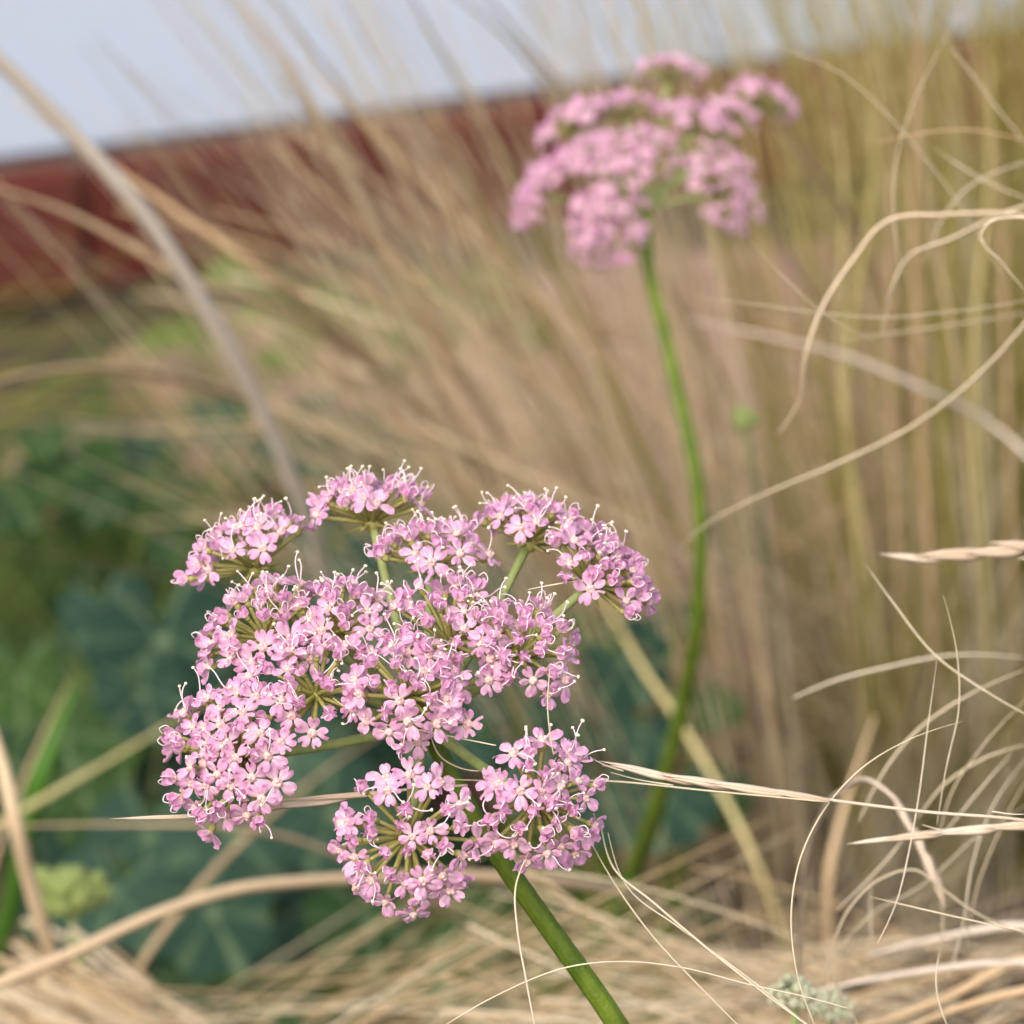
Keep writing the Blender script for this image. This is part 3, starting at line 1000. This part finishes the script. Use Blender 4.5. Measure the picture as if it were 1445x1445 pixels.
husk_stalk('long straw stalk with overlapping husks pointing at the lower right flower cluster',
           [(850, 1080, .349), (1000, 1105, .349), (1165, 1128, .349), (1300, 1145, .35), (1460, 1160, .351)], 5,
           [(1175, 1130, 1060, 1112, 8), (1120, 1122, 985, 1103, 10), (1050, 1112, 930, 1094, 10), (1000, 1106, 880, 1086, 9), (960, 1100, 846, 1075, 9)],
           root=[P(1600, 1200, .355)] + down(1750, 1400, .4),
           awns=[[(880, 1088), (850, 1078), (832, 1068)], [(950, 1108), (900, 1100), (862, 1090)], [(1400, 1145), (1430, 1149), (1460, 1148)]])
husk_stalk('pale straw whose husked tip points left from behind the lowest flower cluster',
           [(220, 1152, .347), (330, 1145, .347), (420, 1132, .347), (500, 1122, .347), (600, 1112, .347), (660, 1108, .347)], 4,
           [(300, 1150, 155, 1156, 4.5), (420, 1134, 270, 1151, 7), (500, 1124, 350, 1144, 8), (560, 1116, 388, 1131, 6)])
husk_stalk('short pale seed stalk lying just below the long husked straw',
           [(1215, 1189, .368), (1300, 1176, .368), (1380, 1168, .368), (1460, 1163, .368)], 6,
           [(1270, 1180, 1194, 1192, 5), (1345, 1172, 1230, 1188, 9), (1420, 1165, 1310, 1178, 10), (1480, 1160, 1385, 1170, 10)],
           root=[P(1600, 1200, .375)] + down(1750, 1400, .42),
           awns=[[(1330, 1172), (1315, 1168), (1302, 1164)]])
husk_stalk('thick cream seed head standing out alone over the olive grass',
           [(1260, 783, .40), (1340, 784, .40), (1400, 776, .40), (1470, 772, .40)], 5,
           [(1330, 790, 1240, 783, 8), (1400, 778, 1290, 786, 13), (1450, 774, 1360, 782, 12), (1480, 771, 1395, 767, 10), (1500, 778, 1435, 790, 6)],
           root=[P(1600, 800, .41)] + down(1750, 1000, .44))
husk_stalk('drooping brown seed head hanging over the bent greyish straw',
           [(1330, 1275, .415), (1312, 1228, .415), (1290, 1175, .415), (1265, 1130, .418), (1235, 1105, .42), (1190, 1115, .43), (1150, 1170, .45), (1130, 1290, .48)], 7,
           [(1285, 1165, 1312, 1225, 9), (1300, 1200, 1325, 1255, 10), (1312, 1225, 1336, 1283, 10), (1262, 1128, 1290, 1180, 8)],
           root=down(1140, 1500, .55))


# ------------------------------------------------------------------ masses of fine grass
def mass(name, label, material, strands, sides=3, tip=0.0):
    """strands: list of (path (S,3), r0, tone) with equal S"""
    mb = MB()
    paths = np.array([s[0] for s in strands])
    S = paths.shape[1]
    rad = np.array([s[1] for s in strands])[:, None] * np.interp(np.linspace(0, 1, S), [0, .5, 1], [1, .8, .25])
    v, f, idx = tubes(paths, rad, sides)
    tn = np.array([s[2] for s in strands])[:, None] + tip * (np.linspace(0, 1, S) - .35)     # plume hairs are paler than the blades below
    mb.add(v, f, 0, np.clip(np.repeat(tn.reshape(-1), sides), 0, 1))
    return link(name, mb.mesh(name, [material]), label=label, cat='grass', kind='stuff')


def fan(n_tufts, per, base, base_r, ang, length, droop, ydir, r0, tone, S=14, spread=0.06, side=-1):
    """tufts of strands leaving a clump; ang = lean from vertical (deg) towards side"""
    out = []
    for _ in range(n_tufts):
        a = R(rng.triangular(*ang))
        l0 = rng.uniform(*length)
        yd = rng.uniform(*ydir)
        br = rng.uniform(0, base_r)
        bp = rng.uniform(0, 6.28)
        b0 = np.array([base.x + br * math.cos(bp), base.y + br * math.sin(bp), -0.01])
        dr = droop * rng.uniform(.5, 1.5)
        tn = rng.uniform(*tone)
        for _ in range(max(1, int(per * rng.uniform(.5, 1.5)))):
            aa = a + rng.gauss(0, spread)
            yy = yd + rng.gauss(0, spread * .6)
            l = l0 * rng.uniform(.75, 1.1)
            t = np.linspace(0, 1, S)
            lean = aa + dr * t ** 1.6 * np.sign(aa if abs(aa) > .02 else .02)
            lean = lean + rng.gauss(0, .06) * np.sin(t * rng.uniform(3, 7) + rng.uniform(0, 6))
            st = l / (S - 1)
            x = np.concatenate([[0], np.cumsum(side * np.sin(lean[1:]) * st)])
            z = np.concatenate([[0], np.cumsum(np.cos(lean[1:]) * st)])
            y = yy * t * l + rng.gauss(0, .008) * np.sin(t * 5)
            p = np.stack([b0[0] + rng.gauss(0, .004) + x, b0[1] + rng.gauss(0, .004) + y, b0[2] + z], 1)
            out.append((p, r0 * rng.uniform(.6, 1.3), min(1, max(0, tn + rng.gauss(0, .15)))))
    return out


# big tan clump whose strands sweep up to the left in front of the bricks
A = G(1020, 1180)
mass('feather_grass', 'tan feather grass sweeping up in front of the brick course and wall', 'straw',
     fan(27, 5, A, .05, (0, 36, 22), (.24, .50), .22, (-.75, .0), .00062, (.2, 1), spread=.014), tip=.6)
mass('feather_grass', 'fine pale feather grass arching between the sharp flower and the blurred one', 'straw',
     fan(13, 4, Vector((.085, .80, 0)), .03, (3, 28, 16), (.30, .50), .2, (-.3, .0), .0004, (.2, 1), spread=.04), tip=.5)
A2 = G(1120, 940)
mass('feather_grass', 'thin tan feather grass standing beyond the blurred flower stem', 'straw',
     fan(8, 5, A2, .06, (-16, 36, 14), (.26, .48), .3, (-.4, .1), .0006, (.0, 1), spread=.012), tip=.7)
# tall olive clump on the right
B = G(1400, 1130)
mass('feather_grass', 'tall upright olive-yellow feather grass beside the terracotta path', 'olive',
     fan(115, 7, B, .075, (-26, 17, 0), (.32, .64), .3, (-.6, .0), .0006, (0, 1), spread=.035), tip=.6)
B2 = G(1300, 1330)
mass('feather_grass', 'pale wispy feather grass tangled over the olive clump', 'greyhair',
     fan(22, 5, B2, .05, (-25, 30, 5), (.30, .55), .6, (-.5, -.1), .0003, (.2, .9), spread=.10))
# low tangled straw under the flower
def litter(n, x, y, d, ang, length, r0, tone, S=10, arch=.25):
    out = []
    for _ in range(n):
        c = P(rng.uniform(*x), rng.uniform(*y), rng.uniform(*d))
        a = R(rng.uniform(*ang))
        l = rng.uniform(*length)
        t = np.linspace(-.5, .5, S)
        yy = rng.uniform(-.5, .5)
        cur = rng.uniform(-arch, arch * 1.2)
        p = np.stack([c.x + t * l * math.cos(a), c.y + t * l * yy + rng.gauss(0, .0015) * np.sin(t * 6), c.z + t * l * math.sin(a) + cur * l * (.25 - t * t)], 1)
        out.append((p, r0 * rng.uniform(.6, 1.4), rng.uniform(*tone)))
    return out


mass('straw_litter', 'low tangled dry straw along the ground beneath the pink flower', 'straw',
     litter(60, (400, 900), (1300, 1500), (.55, .8), (0, 45), (.05, .10), .00028, (.1, 1)) + litter(90, (850, 1400), (1310, 1500), (.50, .75), (-25, 35), (.05, .10), .0003, (.2, 1)))
mass('straw_mound', 'mound of flattened tan straw below the yellow-green bud cluster', 'straw',
     litter(260, (-80, 280), (1410, 1600), (.58, .72), (-38, -8), (.025, .06), .0005, (.2, 1), arch=.3))
mass('straw_litter', 'dry straw lying on the path before the bricks', 'straw',
     litter(110, (350, 1150), (470, 800), (1.15, 1.5), (-60, 10), (.08, .2), .0006, (.1, .9)))
gl = G(60, 1000)
mass('green_grass', 'soft green grass tuft among the leaves beside the path', 'greenblade',
     fan(36, 6, G(150, 1040), .12, (-65, 60, 0), (.12, .24), .9, (-.3, .3), .0008, (-.2, .7), spread=.1)
     + fan(26, 6, G(-60, 900), .12, (-80, 30, -30), (.12, .24), .8, (-.3, .3), .0008, (-.3, .4), spread=.1))
mass('straw_litter', 'dry stems slanting over the path towards the foot of the red bricks', 'straw',
     litter(42, (480, 1000), (400, 820), (.75, 1.1), (-78, -15), (.08, .16), .00042, (0, 1), arch=.3))
mass('dark_grass', 'dull brown grass lying over the dark gap at the path edge', 'olive',
     litter(18, (-120, 150), (430, 640), (1.2, 1.5), (0, 45), (.08, .2), .0006, (0, .35)))


# ------------------------------------------------------------------ leafy plants
def leaf_mesh(round_=1.0, fold=.25):
    """scalloped roundish leaf of length 1 along +x with raised veins, petiole joint at the origin"""
    nr, na = 6, 40
    v, tone = [(0.0, 0, 0)], [1.0]
    for i in range(1, nr + 1):
        rr = i / nr
        for j in range(na):
            th = 2 * math.pi * j / na
            rad = .5 * (1 + .06 * math.cos(th * 9) * rr + .05 * math.cos(th * 2 + 1) * rr)
            notch = 1 - .55 * math.exp(-((abs(th - math.pi)) / .28) ** 2) * rr
            x = .42 + rr * rad * math.cos(th) * notch
            y = rr * rad * round_ * math.sin(th)
            vein = abs(math.sin(th * 3.5))
            z = fold * abs(y) * .8 - .10 * rr * rr + .03 * math.sin(th * 5 + 2) * rr + .02 * vein * rr
            v.append((x, y, z))
            tone.append(max(0, 1 - vein * 3.0) * .8)
    v[0] = (.42, 0, 0)
    f = [(0, 1 + j, 1 + (j + 1) % na) for j in range(na)]
    for i in range(nr - 1):
        a = 1 + i * na
        f += [(a + j, a + na + j, a + na + (j + 1) % na, a + (j + 1) % na) for j in range(na)]
    mb = MB()
    mb.add(v, f, 0, tone)
    return mb


LEAF = {}
for k in ('teal', 'green', 'lime'):
    LEAF[k] = [leaf_mesh(rng.uniform(.8, 1.1), rng.uniform(.1, .45)).mesh('leaf', [k]) for _ in range(3)]


def leafy_plant(label, base, leaves, kind, extra=0, area=(.06, .08), size=(.025, .05)):
    base = Vector((base.x, base.y, -0.01))
    o = empty('leafy_plant', base, label, 'plant')
    ls = list(leaves)
    for _ in range(extra):
        a = rng.uniform(0, 6.28)
        r = area[0] * math.sqrt(rng.random())
        ls.append((base + Vector((r * math.cos(a), r * math.sin(a), rng.uniform(.02, area[1]))), rng.uniform(*size), None))
    for (c, s, mk) in ls:
        out = (c - base)
        out.z = 0
        if out.length < .005:
            out = Vector((rng.uniform(-1, 1), -1, 0))
        out.normalize()
        out = (out + Vector((rng.uniform(-.5, .5), rng.uniform(-.5, .2), 0))).normalized()
        nrm = (Vector((0, -.45, 1)) + Vector((rng.uniform(-.35, .35), rng.uniform(-.35, .25), 0))).normalized()
        xa = (out - nrm * out.dot(nrm)).normalized()
        ya = nrm.cross(xa)
        j = c - xa * s * .42
        mt = Matrix(((xa.x * s, ya.x * s, nrm.x * s, j.x), (xa.y * s, ya.y * s, nrm.y * s, j.y), (xa.z * s, ya.z * s, nrm.z * s, j.z), (0, 0, 0, 1)))
        link('leaf', rng.choice(LEAF[mk or kind]), o, Matrix.Translation(-base) @ mt)
        mb = MB()
        st = base + Vector((rng.uniform(-.008, .008), rng.uniform(-.008, .008), 0))
        p1 = j + xa * s * .2
        tube(mb, spline([st, st.lerp(p1, .5) + Vector((0, 0, .012)), p1], 5) - np.array(base), np.linspace(.0014, .0009, 11), 5)
        link('leaf_stalk', mb.mesh('leaf_stalk', ['stem']), o)
    return o


def LP(x, y, d, px, mk=None):
    return (P(x, y, d), px * d / F, mk)


leafy_plant('bluish round-leaved plant growing on the terracotta path', G(400, 720), [LP(312, 588, 1.33, 95), LP(470, 612, 1.25, 150), LP(400, 640, 1.28, 110), LP(205, 632, 1.3, 85), LP(540, 650, 1.25, 110), LP(440, 735, 1.15, 90)], 'teal')
leafy_plant('dark green leafy plant at the edge of the terracotta path', G(120, 860), [LP(100, 660, 1.2, 130), LP(150, 700, 1.18, 120), LP(240, 770, 1.15, 90), LP(60, 620, 1.2, 90), LP(20, 700, 1.2, 120), LP(230, 690, 1.2, 80)], 'green', 12, (.07, .05))
leafy_plant('plant with one broad bluish leaf left of the sharp flower', G(230, 1080), [LP(230, 905, .97, 230), LP(150, 860, 1.0, 150), LP(330, 960, .98, 180), LP(200, 980, .95, 150)], 'teal', 14, (.07, .06))
leafy_plant('dark bluish leafy plant below the left of the sharp flower', G(360, 1260), [LP(330, 1180, .93, 230), LP(210, 1180, .93, 190), LP(470, 1150, .93, 210), LP(400, 1070, .96, 200), LP(160, 1260, .9, 170), LP(300, 1290, .9, 190)], 'teal', 18, (.08, .05), (.03, .055))
leafy_plant('dark leafy plant hidden behind the middle of the sharp flower', G(560, 1080), [LP(640, 990, 1.02, 190), LP(720, 960, 1.02, 170), LP(560, 800, 1.08, 170), LP(520, 900, 1.05, 180), LP(700, 800, 1.08, 150), LP(470, 800, 1.08, 170)], 'teal', 16, (.08, .06))
leafy_plant('green leafy plant around the foot of the blurred flower stem', P(880, 1330, .88), [LP(880, 935, .84, 150), LP(905, 1030, .83, 140), LP(820, 1010, .85, 150), LP(940, 1130, .82, 150), LP(770, 1080, .85, 160), LP(1000, 1000, .86, 100, 'green'),
             LP(700, 960, .88, 160), LP(860, 1130, .82, 150), LP(960, 870, .88, 90, 'green'), LP(650, 1040, .86, 160), LP(820, 900, .87, 120, 'green'), LP(1010, 1120, .84, 110, 'green')], 'teal', 8, (.06, .06))
leafy_plant('low green leafy plant under the drooping straw', G(640, 1400), [LP(620, 1330, .88, 200), LP(520, 1300, .88, 180), LP(740, 1300, .9, 150)], 'green', 16, (.09, .04))
leafy_plant('small dark green plant beside the pale bricks right of the blurred flower stem', G(1050, 830), [LP(1035, 745, 1.15, 80), LP(1020, 690, 1.15, 55), LP(1050, 780, 1.12, 70)], 'green')
leafy_plant('lime green weed growing at the foot of the red bricks', G(250, 515), [LP(252, 470, 1.55, 60), LP(220, 480, 1.55, 55), LP(285, 485, 1.55, 55)], 'lime', 4, (.02, .03), (.015, .025))
leafy_plant('pale olive weed growing at the foot of the red bricks', G(520, 500), [LP(520, 450, 1.6, 60), LP(560, 460, 1.6, 60), LP(430, 470, 1.55, 70), LP(620, 480, 1.55, 70)], 'lime', 14, (.09, .05), (.025, .045))
leafy_plant('broad dark plant filling the shade below the green grass tuft', G(40, 1180), [LP(30, 960, 1.0, 150), LP(90, 1040, .98, 160), LP(20, 1080, .97, 150), LP(120, 1130, .95, 150)], 'green', 16, (.09, .06), (.03, .05))


# ------------------------------------------------------------------ small bud clusters
def bud_cluster(label, mk, c, base, rad, n, br, stem_r):
    base = Vector((base.x, base.y, -.01))
    o = empty('bud_cluster', base, label, 'bud cluster')
    inv = Matrix.Translation(-base)
    mb = MB()
    hub = c - Vector((0, 0, rad * .9))
    tube(mb, spline([base, base.lerp(hub, .5) + Vector((.006, 0, 0)), hub], 8), stem_r, 7)
    for k in range(7):
        a = k * 2.4
        tube(mb, [hub, c + Vector((rad * .6 * math.cos(a), rad * .6 * math.sin(a), 0))], stem_r * .5, 5)
    link('stem', mb.mesh('stem', ['ray']), o, inv)
    me = []
    for _ in range(2):
        mb = MB()
        ball(mb, (0, 0, 0), br, 0, .5, 8, 6, (1, 1, .85))
        ball(mb, (br * .2, 0, br * .75), br * .35, 0, .9, 6, 4)
        me.append(mb.mesh('bud', [mk]))
    for i in range(n):
        s = math.sqrt((i + .5) / n)
        th, ph = s * 1.7, i * 2.4
        p = c + Vector((math.sin(th) * math.cos(ph) * rad, math.sin(th) * math.sin(ph) * rad, (math.cos(th) - .3) * rad * .8)) * rng.uniform(.6, 1.25)
        link('bud', rng.choice(me), o, inv @ frame(p, (p - hub), rng.uniform(0, 6), rng.uniform(.8, 1.25)))


bud_cluster('yellow-green bud cluster rising from the mound of straw', 'limebud', P(100, 1255, .66), Vector((P(120, 1500, .68).x, P(120, 1500, .68).y, 0)), px2m(46, .66), 26, .0021, .0009)
bud_cluster('small cream-green bud cluster at the foot of the sickle-shaped hair', 'creambud', P(1122, 1400, .405), Vector((P(1130, 1600, .42).x, P(1130, 1600, .42).y, 0)), px2m(30, .405), 30, .00062, .0005)
bud_cluster('cream-green bud cluster behind the short pale straw', 'creambud', P(1172, 1420, .42), Vector((P(1180, 1600, .43).x, P(1180, 1600, .43).y, 0)), px2m(28, .42), 28, .00062, .0005)
bud_cluster('lone green bud head on a thin stalk before the terracotta path', 'limebud', P(1052, 592, .66), G(1090, 1150), px2m(14, .66), 10, .0014, .0006)
